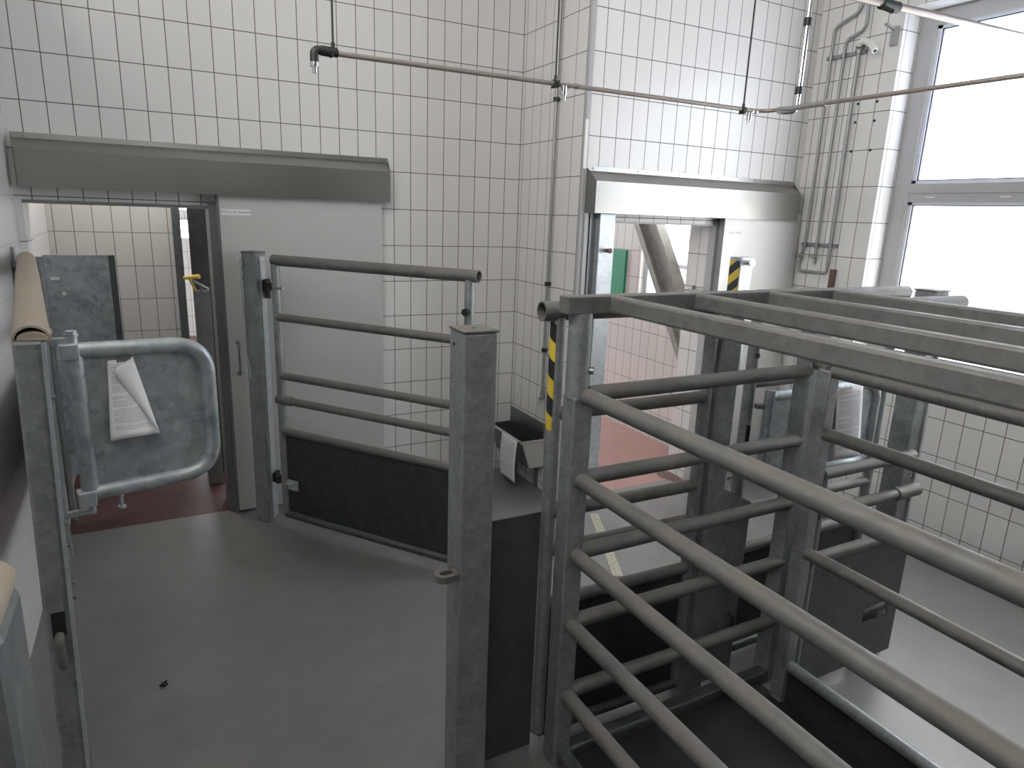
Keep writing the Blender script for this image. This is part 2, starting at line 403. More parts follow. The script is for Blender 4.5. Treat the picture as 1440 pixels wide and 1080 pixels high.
# ------------------------------------------------------------------ doors
# left sliding door
D1 = struct('door_1', MB().box((.40, 4.700, .015), (1.446, 4.742, 2.17)), 'steel', bevel=.003)
obj('door_edge', MB().box((.385, 4.696, .015), (.40, 4.746, 2.17)), 'steel_dark', D1)
h = MB().path(fillet([(.458, 4.70, 1.205), (.458, 4.645, 1.205), (.458, 4.645, 1.0), (.458, 4.70, 1.0)], .012), .006, 10).disc((.458, 4.699, 1.205), (0, -1, 0), .014).disc((.458, 4.699, 1.0), (0, -1, 0), .014)
obj('handle', h, 'steel_dark', D1)
struct('door_frame_1', MB().box((OPR-.022, Y1-.02, 0), (OPR+.04, Y1+.26, OPZ+.02)).box((OPL, Y1-.004, OPZ-.02), (OPR+.05, Y1+.25, OPZ)), 'steel_dark')
hood_l = MB()
def hood(mb, x0, x1, yw, yf, zt, zm, zb, screws):
    prof = [(yw, zt), (yw-.004, zt), (yw-.006, zt-.03), (yf, zm), (yf, zb), (yf+.003, zb), (yf+.003, zm+.001), (yw, zt-.036)]
    k = len(prof)
    e0, e1 = x0+.02, x1-.02
    vs = [((x0 if y > yf+.01 else e0), y, z) for y, z in prof]+[((x1 if y > yf+.01 else e1), y, z) for y, z in prof]
    mb.add(vs, [tuple(range(k)), tuple(range(2*k-1, k-1, -1))]+[((i+1) % k, i, k+i, k+(i+1) % k) for i in range(k)])
    for xx, ee in ((x0, e0), (x1, e1)):
        mb.add([(xx, yw, zt), (ee, yf, zm), (ee, yf, zb), (xx, yw, zb)], [(0, 1, 2, 3)])
    n = screws
    for i in range(n):
        x = x0+.06+(x1-x0-.12)*i/(n-1); mb.disc((x, yw-.004, zt-.014), (0, -1, 0), .009, .005)
hood(hood_l, -.632, 1.512, Y1, 4.65, 2.436, 2.342, 2.143, 5)
tag(obj('track_cover', hood_l, 'steel_h', loc=(.44, 4.7, 2.143)), 'long dull stainless track cover over the doorway with the dark red floor', 'track cover', 'sliding door track covers')
# right sliding door
D2 = struct('door_2', MB().box((3.79, 3.800, .015), (4.585, 3.845, 2.17)), 'steel', bevel=.003)
obj('door_edge', MB().box((3.775, 3.797, .015), (3.79, 3.848, 2.17)), 'steel_dark', D2)
fr = MB().box((DRR-.012, Y3-.012, 0), (DRR+.02, Y3+.06, DRZ)).box((DRL, Y3-.006, DRZ-.012), (DRR, Y3+.28, DRZ))
struct('door_frame_2', fr, 'win_frame')
hood_r = MB(); hood(hood_r, 2.578, 4.54, Y3, 3.78, 2.418, 2.322, 2.118, 6)
tag(obj('track_cover', hood_r, 'steel_h', loc=(3.5, 3.8, 2.118)), 'shiny stainless track cover over the pink-floored doorway near the window', 'track cover', 'sliding door track covers')
# lit galvanised jamb post of the right doorway
t = thing('door_jamb_post', 'pale galvanised jamb post with a rusty bolt at the pink-floored doorway', 'post', (2.74, 3.85, 0))
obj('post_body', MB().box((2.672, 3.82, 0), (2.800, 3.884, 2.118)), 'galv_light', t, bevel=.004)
obj('bolt', MB().tube((2.735, 3.82, 1.875), (2.735, 3.775, 1.875), .013, 12).tube((2.735, 3.775, 1.875), (2.735, 3.768, 1.875), .019, 6), 'grime', t)
t = thing('door_casing', 'narrow pale casing strip between the wall corner and the pale jamb post', 'casing strip', (2.60, 3.86, 0))
obj('strip', MB().box((2.578, 3.860, .0), (2.606, 3.885, 2.118)), 'win_frame', t)
obj('channel', MB().box((2.625, 3.866, .0), (2.672, 3.885, 2.118)), 'steel_dark', t)
# labels on the doors
t = thing('door_label', 'small white label with black print on the sliding door behind the tubular gate', 'label', (.495, 4.699, 2.0), 'door labels')
obj('card', MB().box((.413, 4.6985, 2.022), (.585, 4.7, 2.060)), 'sign', t)
text('RT.2/12  Nr. Treibstelle', .0175, (.499, 4.698, 2.041), (1, 0, 0), (0, 0, 1), 'ink', t)
t = thing('door_label', 'faint pale label on the sliding door beside the pink-floored doorway', 'label', (3.90, 3.799, 2.0), 'door labels')
obj('card', MB().box((3.83, 3.7985, 2.003), (3.955, 3.8, 2.028)), 'sign', t)
text('RT.2/11  Entladung', .014, (3.892, 3.798, 2.0155), (1, 0, 0), (0, 0, 1), 'grey_pipe', t)

# ------------------------------------------------------------------ passage things
t = thing('steel_column', 'dark steel column beyond the red-floored doorway, behind the lever post', 'column', (.30, 5.59, 0))
obj('column_body', MB().box((.258, 5.55, 0), (.282, 5.63, 2.9)).box((.282, 5.55, 0), (.43, 5.562, 2.9)).box((.282, 5.618, 0), (.43, 5.63, 2.9)), 'dark_sheet', t)
t = thing('lever_post', 'short grey post with a yellow lever inside the red-floored doorway', 'post', (.30, 5.45, 0))
obj('post_body', MB().box((.252, 5.30, 0), (.352, 5.39, 1.478)), 'galv_dusty', t, bevel=.004)
obj('steel_lever', MB().tube((.255, 5.345, 1.545), (.345, 5.30, 1.492), .012, 12).tube((.30, 5.345, 1.475), (.30, 5.335, 1.525), .012, 10), 'steel_dark', t)['label'] = 'dull steel lever'
obj('yellow_lever', MB().tube((.195, 5.36, 1.568), (.292, 5.30, 1.584), .012, 12, r1=.016).tube((.225, 5.345, 1.572), (.268, 5.345, 1.47), .009, 8), 'yellow', t)['label'] = 'yellow lever grip'
c = MB().path(fillet([(.30, 6.36, 2.0), (.31, 6.37, 1.75), (.37, 6.36, 1.66), (.34, 6.37, 1.55), (.30, 6.36, 1.45), (.35, 6.37, 1.1), (.33, 6.36, .0)], .08), .006, 8)
tag(obj('cable', c, 'dark_metal'), 'thin dark cable hanging in the bright gap of the passage', 'cable')
# sheet gate beyond the left rail
t = thing('sheet_gate', 'plain flat galvanised sheet gate with dark edge at the end of the beige rail', 'gate', (-.40, 5.0, 0))
obj('sheet', MB().box((-.585, 4.995, .32), (-.235, 5.003, 1.75)), 'galv_sheet', t)
obj('edge_channel', MB().box((-.240, 4.985, .32), (-.203, 5.025, 1.75)), 'mid_sheet', t)['label'] = 'dark folded edge'
obj('wall_post', MB().tube((-.60, 5.0, 0), (-.60, 5.0, 1.74), .02, 14), 'galv', t)
obj('catch', MB().box((-.555, 4.965, 1.60), (-.51, 4.996, 1.618)), 'white_plastic', t)['label'] = 'pale catch'
obj('bolt', MB().tube((-.495, 4.995, 1.515), (-.495, 4.97, 1.515), .011, 10), 'white_plastic', t)['label'] = 'pale bolt'

# ------------------------------------------------------------------ left rail with its front post
t = thing('pen_rail', 'beige dust-covered half-pipe rail lying on a tall square post with latch slot', 'rail', (-.30, 2.19, 0))
pf = [(-.331, 2.13), (-.265, 2.13), (-.258, 2.235), (-.324, 2.235)]
def prism(mb, poly, z0, z1):
    k = len(poly)
    return mb.add([(x, y, z0) for x, y in poly]+[(x, y, z1) for x, y in poly], [tuple(range(k-1, -1, -1)), tuple(range(k, 2*k))]+[(i, (i+1) % k, k+(i+1) % k, k+i) for i in range(k)])
post = obj('post', prism(MB(), pf, 0, 1.722), 'galv', t, bevel=.010)
sad = MB()
prof = [(-.032*math.cos(k*PI/14), .004+.016*math.sin(k*PI/14)) for k in range(15)]
prof = [(-.032, 0)]+prof+[(.032, 0)]
sad.plate((-.296, 2.19, 1.7235), V((1, -.06, 0)).normalized(), V((0, 0, 1)), prof, .10)
obj('post_cap', MB().box((-.328, 2.134, 1.7215), (-.262, 2.231, 1.7275)), 'dust', t)['label'] = 'beige dusty top of the post'
obj('saddle', sad, 'dust', t)['label'] = 'beige saddle under the pipe'
lip = obj('lip', MB().box((-.2655, 2.122, .02), (-.2555, 2.135, 1.715)), 'galv_light', t)
a, b = V((-.300, 2.150, 1.716)), V((-.590, 4.42, 1.762))
s1 = a.lerp(b, .70); s2 = a.lerp(b, .703)
a2 = a.lerp(b, .045)
tp = obj('top_rail', MB().shell(a, s1, .0445, .0385, -.10, PI+.10, 28).shell(a2, s1, .0445, .0385, PI+.10, 2*PI-.10, 20), 'dust', t)
obj('top_rail', MB().shell(s2, b, .043, .037, -.10, PI+.10, 28).shell(s2, b, .043, .037, PI+.10, 2*PI-.10, 20).disc(b, (-.12, .99, 0), .043, .004, 24), 'dust', t)
obj('kick_panel', MB().bar((-.330, 2.26, .95), (-.590, 4.40, .95), .006, .50), 'mid_sheet', t)
for z in (1.44, 1.21, .68): obj('rail', MB().tube((-.325, 2.235, z), (-.588, 4.40, z+.02), .022, 16), 'galv', t)
obj('rear_post', MB().box((-.628, 4.36, 0), (-.558, 4.43, 1.725)), 'galv', t, bevel=.006)
obj('wall_bracket', MB().box((-.654, 4.42, 1.60), (-.640, 4.50, 1.83)).bar((-.645, 4.40, 1.745), (-.60, 4.40, 1.745), .02, .02).box((-.654, 4.38, 1.73), (-.640, 4.43, 1.76)), 'galv', t)
sl = MB().box((-.312, 2.126, .845), (-.278, 2.131, .925)); obj('latch_slot', sl, 'rubber', post)['label'] = 'dark latch slot in the post'
obj('latch_pin', MB().path(fillet([(-.295, 2.135, .850), (-.295, 2.108, .845), (-.293, 2.108, .765), (-.293, 2.132, .745)], .03), .0125, 14), 'galv_dusty', post)
obj('latch_plate', MB().plate((-.312, 2.127, .925), (1, 0, 0), (0, 0, 1), [(0, 0), (.034, 0), (.032, .085), (0, .085)], .004), 'galv', post)
for z in (1.55, 1.17, 1.10, .98, .93): obj('bolt', MB().tube((-.264, 2.19, z), (-.252, 2.19, z), .007, 8), 'galv', post)

# the old post leans a little towards the wall
for o_ in [post, lip]+list(post.children):
    for v_ in o_.data.vertices: v_.co.x -= .012+(1.72-v_.co.z)/1.72*.042
# near post at the lower left edge
t = thing('rail_post', 'beige-topped post closest to the viewer, standing in front of the latch-slot post', 'post', (-.212, .75, 0))
obj('post_body', MB().box((-.272, .690, 0), (-.152, .810, 1.70)), 'galv', t, bevel=.016)
pr = [(-.060*math.cos(k*PI/24), .036*math.sin(k*PI/24)) for k in range(25)]
obj('post_top', MB().plate((-.212, .75, 1.698), V((1, 0, 0)), V((0, 0, 1)), pr, .118), 'dust', t, bevel=.006)['label'] = 'beige rounded top'

# ------------------------------------------------------------------ flap gate with rounded frame
PHI = math.radians(12); H0 = V((-.222, 2.27, 0)); DU = V((math.cos(PHI), math.sin(PHI), 0)); DN = V((math.sin(PHI), -math.cos(PHI), 0))
def fl(u, z, n=0.): return H0+DU*u+DN*n+V((0, 0, z))
t = thing('flap_gate', 'small galvanised flap gate with rounded tube frame hinged on the beige rail post', 'gate', (H0.x, H0.y, 0), 'small flap gates')
zt, zb, ur = 1.664, 1.222, .362
fp = [fl(.0, zt)]+fillet([fl(0, zt), fl(ur, zt-.01), fl(ur, zb), fl(0, zb)], .105, 12)[1:-1]+[fl(0, zb)]
frm = obj('frame', MB().path(fp, .0235, 20), 'galv_sheet', t)
obj('hinge_stile', MB().tube(fl(0, zb-.01), fl(0, zt+.012), .0235, 20), 'galv_sheet', t)
sp = [(.0, zb), (ur-.1, zb)]+[(ur-.1+.1*math.sin(a*PI/16), zb+.1-.1*math.cos(a*PI/16)) for a in range(1, 9)]+[(ur-.1+.1*math.cos(a*PI/16), zt-.11+.1*math.sin(a*PI/16)) for a in range(0, 9)]+[(0, zt)]
sh = obj('sheet', MB().plate(H0, DU, V((0, 0, 1)), sp, .004), 'galv_sheet', t)
for z in (zt+.005, zb-.005):
    obj('hinge_collar', MB().obox(fl(-.012, z-.005, .004), DU*.024, DN*.024, V((0, 0, .024))), 'galv_light', t, bevel=.004)
obj('hinge_bracket', MB().bar(fl(-.07, zt+.03), fl(.004, zt+.03), .022, .018).tube(fl(0, zt+.02), fl(0, zt+.058), .016, 6).tube(fl(0, zt+.042), fl(0, zt+.050), .020, 6), 'galv_light', t)
obj('hinge_bracket', MB().bar(fl(-.07, zb-.055), fl(.004, zb-.055), .016, .016).tube(fl(0, zb-.065), fl(0, zb-.02), .010, 10), 'galv_light', t)
obj('drop_bolt', MB().tube(fl(.078, zb-.062), fl(.078, zb-.022), .006, 10).tube(fl(.078, zb-.068), fl(.078, zb-.060), .012, 10).tube(fl(.078, zb-.028), fl(.078, zb-.022), .010, 10), 'galv_light', t)
obj('tab', MB().obox(fl(.125, zt-.04, .006), DU*.02, DN*.003, V((0, 0, .02))), 'galv', sh)

# paper on the flap gate
t = thing('paper_notice', 'curled white printed sheet with a folded corner on the rounded flap gate', 'paper', fl(.12, 1.39, .02), 'printed paper notices')
TL, TR, BR, BL = (.081, 1.626), (.149, 1.631), (.198, 1.385), (.062, 1.388)
def pp(u, v):
    a = (TL[0]*(1-u)+TR[0]*u, TL[1]*(1-u)+TR[1]*u); b = (BL[0]*(1-u)+BR[0]*u, BL[1]*(1-u)+BR[1]*u)
    x, z = b[0]*(1-v)+a[0]*v, b[1]*(1-v)+a[1]*v
    n = .007+.030*(1-v)*(1-.5*u)+.02*math.sin(u*PI)*(1-v)
    if v < .12: z += .006*math.sin(u*PI)
    return fl(x, z, n)
obj('sheet', MB().grid(pp, 12, 16), 'paper', t, solid=.0006)
A_, B_, C_ = fl(.149, 1.631, .010), fl(.088, 1.600, .022), fl(.198, 1.386, .032)
def fold(u, v):
    e = A_.lerp(B_, v/.22) if v < .22 else B_.lerp(C_, (v-.22)/.78)
    return A_.lerp(C_, v).lerp(e, u)+DN*.006*math.sin(PI*u)
obj('folded_corner', MB().grid(fold, 8, 16), 'sign', t, solid=.0006)

# ------------------------------------------------------------------ gates with rails
def kgate(name, label, pA, pB, top_ext, rails, ztop, zpan, zbot, r_top=.0335, r=.0255, panel='dark_sheet', mat='galv_dusty', free_at='B', group='tubular pen gates'):
    pA, pB = V((*pA, 0)), V((*pB, 0)); d = (pB-pA).normalized()
    t = thing(name, label, 'gate', pA, group)
    up = V((0, 0, 1))
    obj('stile', MB().tube(pA+up*zbot, pA+up*ztop, .0265, 20), 'galv', t)
    obj('stile', MB().tube(pB+up*zbot, pB+up*(ztop-.02), .0265, 20), 'galv', t)
    e0, e1 = pA-d*.012, pB+d*top_ext
    if free_at == 'A': e0, e1 = pA-d*top_ext, pB+d*.012
    obj('top_rail', MB().hollow(e0+up*ztop, e1+up*ztop, r_top, r_top-.005), mat, t)
    for z in rails: obj('rail', MB().tube(pA+up*z, pB+up*z, r, 18), mat, t)
    if zpan:
        obj('rail', MB().tube(pA+up*zpan, pB+up*zpan, r, 18), mat, t)
        obj('rail', MB().tube(pA+up*zbot, pB+up*zbot, r, 18), 'mid_sheet', t)
        obj('kick_panel', MB().bar(pA+up*(zpan+zbot)/2, pB+up*(zpan+zbot)/2, .005, zpan-zbot), panel, t)
    return t, d

th = math.radians(-53.5); dC = V((math.cos(th), math.sin(th), 0)); nC = V((-dC.y, dC.x, 0))
C0 = V((.672, 4.399, 0)); C1 = C0+dC*1.375
tC, _ = kgate('pen_gate', 'open tubular gate with black lower panel hinged on the chained post', C0[:2], C1[:2], .055, (1.412, 1.035, .872), 1.765, .66, .075)
obj('bolt', MB().tube(C0+V((0, 0, 1.60))-nC*.02, C0+V((0, 0, 1.60))-nC*.02+dC*.075, .010, 10), 'galv', tC)
obj('hinge_eye', MB().tube(C0+V((0, 0, 1.60))-dC*.06, C0+V((0, 0, 1.60)), .014, 12).tube(C0+V((0, 0, 1.575))-dC*.06, C0+V((0, 0, 1.625))-dC*.06, .022, 12), 'dark_metal', tC)
obj('hinge_eye', MB().tube(C0+V((0, 0, .31))-dC*.06, C0+V((0, 0, .31)), .014, 12).tube(C0+V((0, 0, .285))-dC*.06, C0+V((0, 0, .335))-dC*.06, .022, 12), 'dark_metal', tC)
obj('hinge_plate', MB().obox(C0+dC*.07+V((0, 0, .295))-nC*.0065, dC*.045, nC*.003, V((0, 0, .035))).tube(C0+dC*.02+V((0, 0, .30))-nC*.014, C0+dC*.075+V((0, 0, .30))-nC*.014, .009, 10), 'galv_light', tC)['label'] = 'pale hinge plate with bolt'
obj('sleeve', MB().tube(C0-dC*.03+V((0, 0, .872)), C0+dC*.085+V((0, 0, .872)), .031, 18), 'galv_dusty', tC)
obj('buffer', MB().tube(C1+V((0, 0, 1.575))-nC*.02, C1+V((0, 0, 1.575))-nC*.05, .020, 16), 'rubber', tC)['label'] = 'black rubber buffer'

# doorway post (rotated square post with chain)
B0 = V((.565, 4.450, 0))
t = thing('gate_post', 'square galvanised post with a hanging chain beside the red-floored doorway', 'post', B0)
dl = V((-.57, .82, 0)).normalized(); dr = V((.60, .80, 0)).normalized()
pl = [(B0+dl*0)[:2], (B0+dr*.125)[:2], (B0+dr*.125+dl*.125)[:2], (B0+dl*.125)[:2]]
obj('post_body', prism(MB(), pl, 0, 1.80), 'galv', t, bevel=.007)
obj('post_cap', prism(MB(), [tuple(V((*p, 0)).lerp(B0+dr*.0625+dl*.0625, -.03)[:2]) for p in pl], 1.80, 1.808), 'galv_dusty', t)
obj('lit_face_strip', MB().plate(B0+dr*.045-dl*.004, dr, V((0, 0, 1)), [(0, .02), (.06, .02), (.06, 1.78), (0, 1.78)], .006), 'galv_light', t)['label'] = 'pale strip painting the window-lit face'  # window light on this face is painted as paler steel
obj('latch', MB().obox(B0+dr*.08-dl*.02+V((0, 0, 1.60)), dr*.022, dl*.02, V((0, 0, .035))).tube(B0+dr*.09-dl*.03+V((0, 0, 1.52)), B0+dr*.09-dl*.03+V((0, 0, 1.64)), .018, 12), 'dark_metal', t)
obj('latch', MB().obox(B0+dr*.08-dl*.02+V((0, 0, .31)), dr*.022, dl*.02, V((0, 0, .03))).tube(B0+dr*.09-dl*.03+V((0, 0, .27)), B0+dr*.09-dl*.03+V((0, 0, .35)), .018, 12), 'dark_metal', t)
ch = MB(); q = B0+dl*.128; k = 0
z = 1.78
while z > 1.26:
    ax = dr if k % 2 else V((.3, -.9, 0)).normalized()
    c0 = q-dr*.016-dl*.012+V((0, 0, z)); pts = [c0+ax*.010*math.cos(a)+V((0, 0, .019*math.sin(a))) for a in (2*PI*j/10 for j in range(10))]
    ch.path(pts, .0042, 6, closed=True); z -= .029; k += 1
ch.path([q-dr*.012+V((0, 0, 1.26)), q-dr*.02+V((0, 0, 1.18)), q+dr*.002-dl*.02+V((0, 0, 1.10)), q+dr*.012-dl*.03-dr*.02+V((0, 0, 1.0))], .005, 8)
obj('chain', ch, 'galv_light', t)

# big square post in the middle
t = thing('square_post', 'large square post with cap plate and side lug beside the dark waist-high sheet', 'post', (.877, 1.90, 0), 'capped square posts')
pb = obj('post_body', MB().box((.819, 1.842, 0), (.935, 1.958, 1.733)), 'galv', t, bevel=.007)
obj('cap_plate', MB().box((.817, 1.840, 1.733), (.937, 1.960, 1.741)), 'galv_dusty', t, bevel=.002)
obj('bolt_hole', MB().tube((.877, 1.90, 1.7405), (.877, 1.90, 1.742), .008, 14), 'rubber', t)
obj('bolt_hole', MB().tube((.8195, 1.92, 1.69), (.8180, 1.92, 1.69), .006, 12), 'rubber', t)
lug = MB()
L0 = V((.815, 1.868, .915)); ang = [PI/2+PI*j/12 for j in range(13)]
outer = [(-.045+.028*math.cos(a), .028*math.sin(a)) for a in ang]; inner = [(-.045+.013*math.cos(a), .013*math.sin(a)) for a in ang]
for z0, z1 in ((-.012, .012),):
    prof_o = [(0.003, .028)]+outer+[(0.003, -.028)]; prof_i = [(-.012, .013)]+inner+[(-.012, -.013)]
    for i in range(len(prof_o)-1):
        a, b2, c2, d2 = prof_o[i], prof_o[i+1], prof_i[i+1], prof_i[i]
        P4 = [V((L0.x+x, L0.y+y, L0.z)) for x, y in (a, b2, c2, d2)]
        lug.add([p+V((0, 0, z0)) for p in P4]+[p+V((0, 0, z1)) for p in P4], [(3, 2, 1, 0), (4, 5, 6, 7), (0, 1, 5, 4), (1, 2, 6, 5), (2, 3, 7, 6), (3, 0, 4, 7)])
    lug.obox(L0+V((-.004, 0, 0)), V((.008, 0, 0)), V((0, .026, 0)), V((0, 0, .012)))
obj('lug', lug, 'galv_dusty', t)['label'] = 'ring lug welded to the side'

# dark sheet between that post and the crate
t = thing('low_sheet', 'dark grey waist-high steel sheet between the lugged post and the taped stile', 'sheet', (1.06, 1.974, 0))
obj('sheet', MB().box((.936, 1.970, .0), (1.199, 1.976, 1.026)), 'mid_sheet', t)
obj('edge_fold', MB().box((.930, 1.959, .0), (.940, 1.976, 1.026)), 'mid_sheet', t)

# gate behind the crate end, with hazard tape
tJ, _ = kgate('pen_gate', 'tubular gate with hazard tape on its stile behind the crate end', (1.232, 1.972), (1.945, 1.962), .068, (1.40, 1.016, .86), 1.773, .634, .055, r_top=.034, free_at='A')
obj('hazard_tape', MB().shell((1.232, 1.972, 1.345), (1.232, 1.972, 1.735), .0278, .0268, -.85, .85, 16, up=(0, 1, 0)), 'hazard', tJ)['label'] = 'yellow and black striped tape'

# ------------------------------------------------------------------ the crate
t = thing('animal_crate', 'large tubular steel animal crate with open bar roof and black floor mat', 'crate', (1.9, .6, 0))
YE, YN = 1.85, -.62
fpost = obj('corner_post', MB().box((1.221, 1.825, 0), (1.299, 1.902, 1.497)), 'galv', t, bevel=.007)
obj('post_sleeve', MB().tube((1.250, 1.862, 1.49), (1.250, 1.862, 1.782), .040, 22), 'galv', fpost)
obj('bolt', MB().tube((1.283, 1.845, 1.585), (1.297, 1.832, 1.585), .013, 8), 'steel_dark', fpost)
gp = obj('corner_post', MB().box((2.385, 1.825, 0), (2.489, 1.905, 1.782)), 'galv', t, bevel=.007)
obj('corner_post', MB().box((2.315, 1.680, 0), (2.376, 1.742, 1.538)), 'galv', t, bevel=.006)
obj('corner_post', MB().box((1.221, YN-.04, 0), (1.299, YN+.04, 1.84)), 'galv', t, bevel=.007)
obj('corner_post', MB().box((2.385, YN-.04, 0), (2.489, YN+.04, 1.84)), 'galv', t, bevel=.007)
RISE = 0.
def zr(y): return 1.838+RISE*(1.83-y)
obj('roof_end_beam', MB().box((1.176, 1.825, 1.781), (2.552, 1.885, 1.839)), 'galv_dusty', t, bevel=.004)
obj('roof_end_beam', MB().box((1.176, YN-.03, zr(YN)-.06), (2.552, YN+.03, zr(YN))), 'galv_dusty', t, bevel=.004)
for x in (1.365, 1.735, 2.105, 2.478):
    obj('roof_bar', MB().bar((x, 1.84, zr(1.84)-.028), (x, YN+.02, zr(YN+.02)-.028), .048, .056), 'galv_dusty', t, bevel=.008)
ZN = (1.500, 1.192, .902, .616, .312)
for z in ZN:
    obj('end_rail', MB().tube((1.29, YE, z), (2.40, YE, z), .0285, 20), 'galv_dusty', t)
for z in ZN:
    obj('side_rail', MB().tube((1.268, 1.84, z), (1.268, YN, z), .0285, 20), 'galv_dusty', t)
for z in (1.534, 1.278, .749):
    obj('side_rail', MB().tube((2.345, 1.69, z), (2.345, YN, z), .0265, 20), 'galv_dusty', t)
obj('side_sill', MB().tube((2.345, 1.69, .20), (2.345, YN, .20), .0265, 18), 'galv', t)
obj('kick_panel', MB().bar((2.345, 1.69, .095), (2.345, YN, .095), .006, .185), 'dark_sheet', t)['label'] = 'lower side panel coloured dark for its unlit inner side'  # shade on the inner side is put into the dark sheet colour
obj('end_sill', MB().box((1.29, YE-.03, 0), (2.40, YE+.03, .062)), 'mid_sheet', t, bevel=.01)
obj('side_sill', MB().box((1.24, YN, 0), (1.297, 1.83, .062)), 'mid_sheet', t, bevel=.01)
obj('floor_mat', MB().box((1.30, YN+.05, .002), (2.335, YE-.035, .022)), 'rubber', t)['label'] = 'black rubber floor mat'
obj('crossbrace', MB().tube((2.345, 1.70, 1.534), (2.43, 1.83, 1.534), .0265, 16), 'galv_dusty', t)

# post behind the crate end
t = thing('latch_post', 'square grey post with slanted kick plate behind the crate end rails', 'post', (2.04, 1.98, 0), 'capped square posts')
obj('post_body', MB().box((1.985, 1.935, 0), (2.093, 2.035, 1.728)), 'galv', t, bevel=.007)
obj('cap_plate', MB().box((1.983, 1.933, 1.728), (2.095, 2.037, 1.735)), 'galv_light', t)
obj('kick_plate', MB().plate((1.985, 1.931, 0), V((1, 0, 0)), V((0, 0, 1)), [(0, .03), (.27, .03), (.27, .895), (0, 1.037)], .005), 'galv', t)
obj('hook', MB().path(fillet([(2.20, 1.925, .36), (2.20, 1.90, .36), (2.20, 1.90, .28), (2.25, 1.90, .26)], .02), .007, 8), 'dark_metal', t)

# second gate behind, with its flap
tM, _ = kgate('pen_gate', 'tubular gate beyond the crate with the small flap hanging on it', (2.285, 2.045), (3.235, 2.045),   .055, (1.408, .80), 1.785, .592, .055)
obj('bolt_hole', MB().tube((2.283, 2.022, 1.535), (2.283, 2.016, 1.535), .012, 12), 'rubber', tM)
obj('latch_slot', MB().box((2.272, 2.016, 1.14), (2.292, 2.022, 1.22)), 'rubber', tM)
t = thing('flap_gate', 'galvanised flap gate half hidden behind the far corner post of the crate', 'gate', (2.35, 1.98, 0), 'small flap gates')
fx = lambda x, z: V((x, 1.985, z))
fpp = fillet([fx(2.35, 1.355), fx(3.10, 1.355), fx(3.10, .965), fx(2.35, .965)], .10, 10)
obj('frame', MB().path(fpp, .0235, 18), 'galv_sheet', t)
obj('hinge_stile', MB().tube(fx(2.352, .95), fx(2.352, 1.385), .0235, 18), 'galv_sheet', t)
obj('sheet', MB().box((2.365, 1.983, .975), (3.09, 1.987, 1.345)), 'galv_sheet', t)
for z in (1.31, 1.01): obj('hinge', MB().bar((2.30, 2.012, z), (2.345, 1.99, z), .03, .02), 'galv', t)
t = thing('paper_notice', 'greyish printed sheet hanging on the flap behind the crate corner post', 'paper', (2.9, 1.955, 1.02), 'printed paper notices')
def p2(u, v):
    x = 2.762+.186*u+.03*(1-v); z = 1.014+.352*v
    return V((x, 1.960-.012*math.sin(u*PI)*(1-v)-.02*(1-v), z))
obj('sheet', MB().grid(p2, 10, 12), 'paper', t, solid=.0006)
obj('tape_strip', MB().box((2.77, 1.945, 1.350), (2.85, 1.96, 1.368)), 'sign', t)

# gate at the right side of the crate, mounted on a post
t = thing('pen_gate', 'gate with a slotted sheet panel between the crate and the window aisle', 'gate', (2.42, 1.70, 0), 'tubular pen gates')
obj('top_rail', MB().hollow((2.56, 1.705, 1.783), (3.155, 1.705, 1.783), .032, .027), 'galv_dusty', t)
for z in (1.085, .905): obj('rail', MB().tube((2.40, 1.71, z), (3.02, 1.71, z), .0255, 18), 'galv_dusty', t)
obj('rail', MB().tube((2.40, 1.71, .69), (3.02, 1.71, .69), .0255, 18), 'galv_dusty', t)
pn = MB()
yA, yB = 1.698, 1.703
for x0, x1, z0, z1 in ((2.385, 2.842, .05, .69), (3.03, 3.105, .05, .69), (2.842, 3.03, .345, .69), (2.842, 3.03, .05, .262)):
    pn.box((x0, yA, z0), (x1, yB, z1))
obj('sheet_panel', pn, 'mid_sheet', t)
obj('slot_bar', MB().tube((2.85, 1.718, .305), (3.10, 1.718, .305), .02, 14), 'dark_metal', t)
obj('stile', MB().tube((2.42, 1.715, .05), (2.42, 1.715, 1.10), .02, 14), 'galv', t)
obj('sleeve', MB().tube((2.94, 1.71, .905), (3.098, 1.71, .905), .031, 16), 'galv_dusty', t)
t = thing('square_post', 'square galvanised post with pale lip beside the slotted sheet panel and window aisle', 'post', (3.06, 1.76, 0), 'capped square posts')
obj('post_body', MB().box((3.020, 1.740, 0), (3.117, 1.840, 1.825)), 'galv', t, bevel=.006)
obj('lip', MB().box((3.106, 1.732, .70), (3.120, 1.742, 1.79)), 'galv_light', t)
obj('cap_plate', MB().box((3.017, 1.738, 1.825), (3.121, 1.843, 1.833)), 'galv_dusty', t)
for x, z in ((3.07, .97), (3.10, .985), (3.10, .83)): obj('bolt', MB().tube((x, 1.742, z), (x, 1.730, z), .008, 8), 'chrome', t)

# far taped post before the right door
t = thing('marked_post', 'pale galvanised post with hazard tape standing before the shiny sliding door', 'post', (3.52, 3.34, 0))
obj('post_body', MB().box((3.44, 3.28, 0), (3.555, 3.38, 1.868)), 'galv_sheet', t, bevel=.005)
g = MB(); g.add([(3.4385, 3.375, 1.45), (3.4385, 3.285, 1.45), (3.4385, 3.285, 1.845), (3.4385, 3.375, 1.845)], [(0, 1, 2, 3)], False, [(0, 0), (.09, 0), (.09, .395), (0, .395)])
obj('hazard_tape', g, 'hazard2', t, solid=.001)['label'] = 'yellow and black striped tape'
obj('knob', MB().tube((3.50, 3.28, 1.835), (3.50, 3.245, 1.835), .016, 14).tube((3.50, 3.25, 1.835), (3.50, 3.235, 1.835), .026, 14), 'chrome', t)

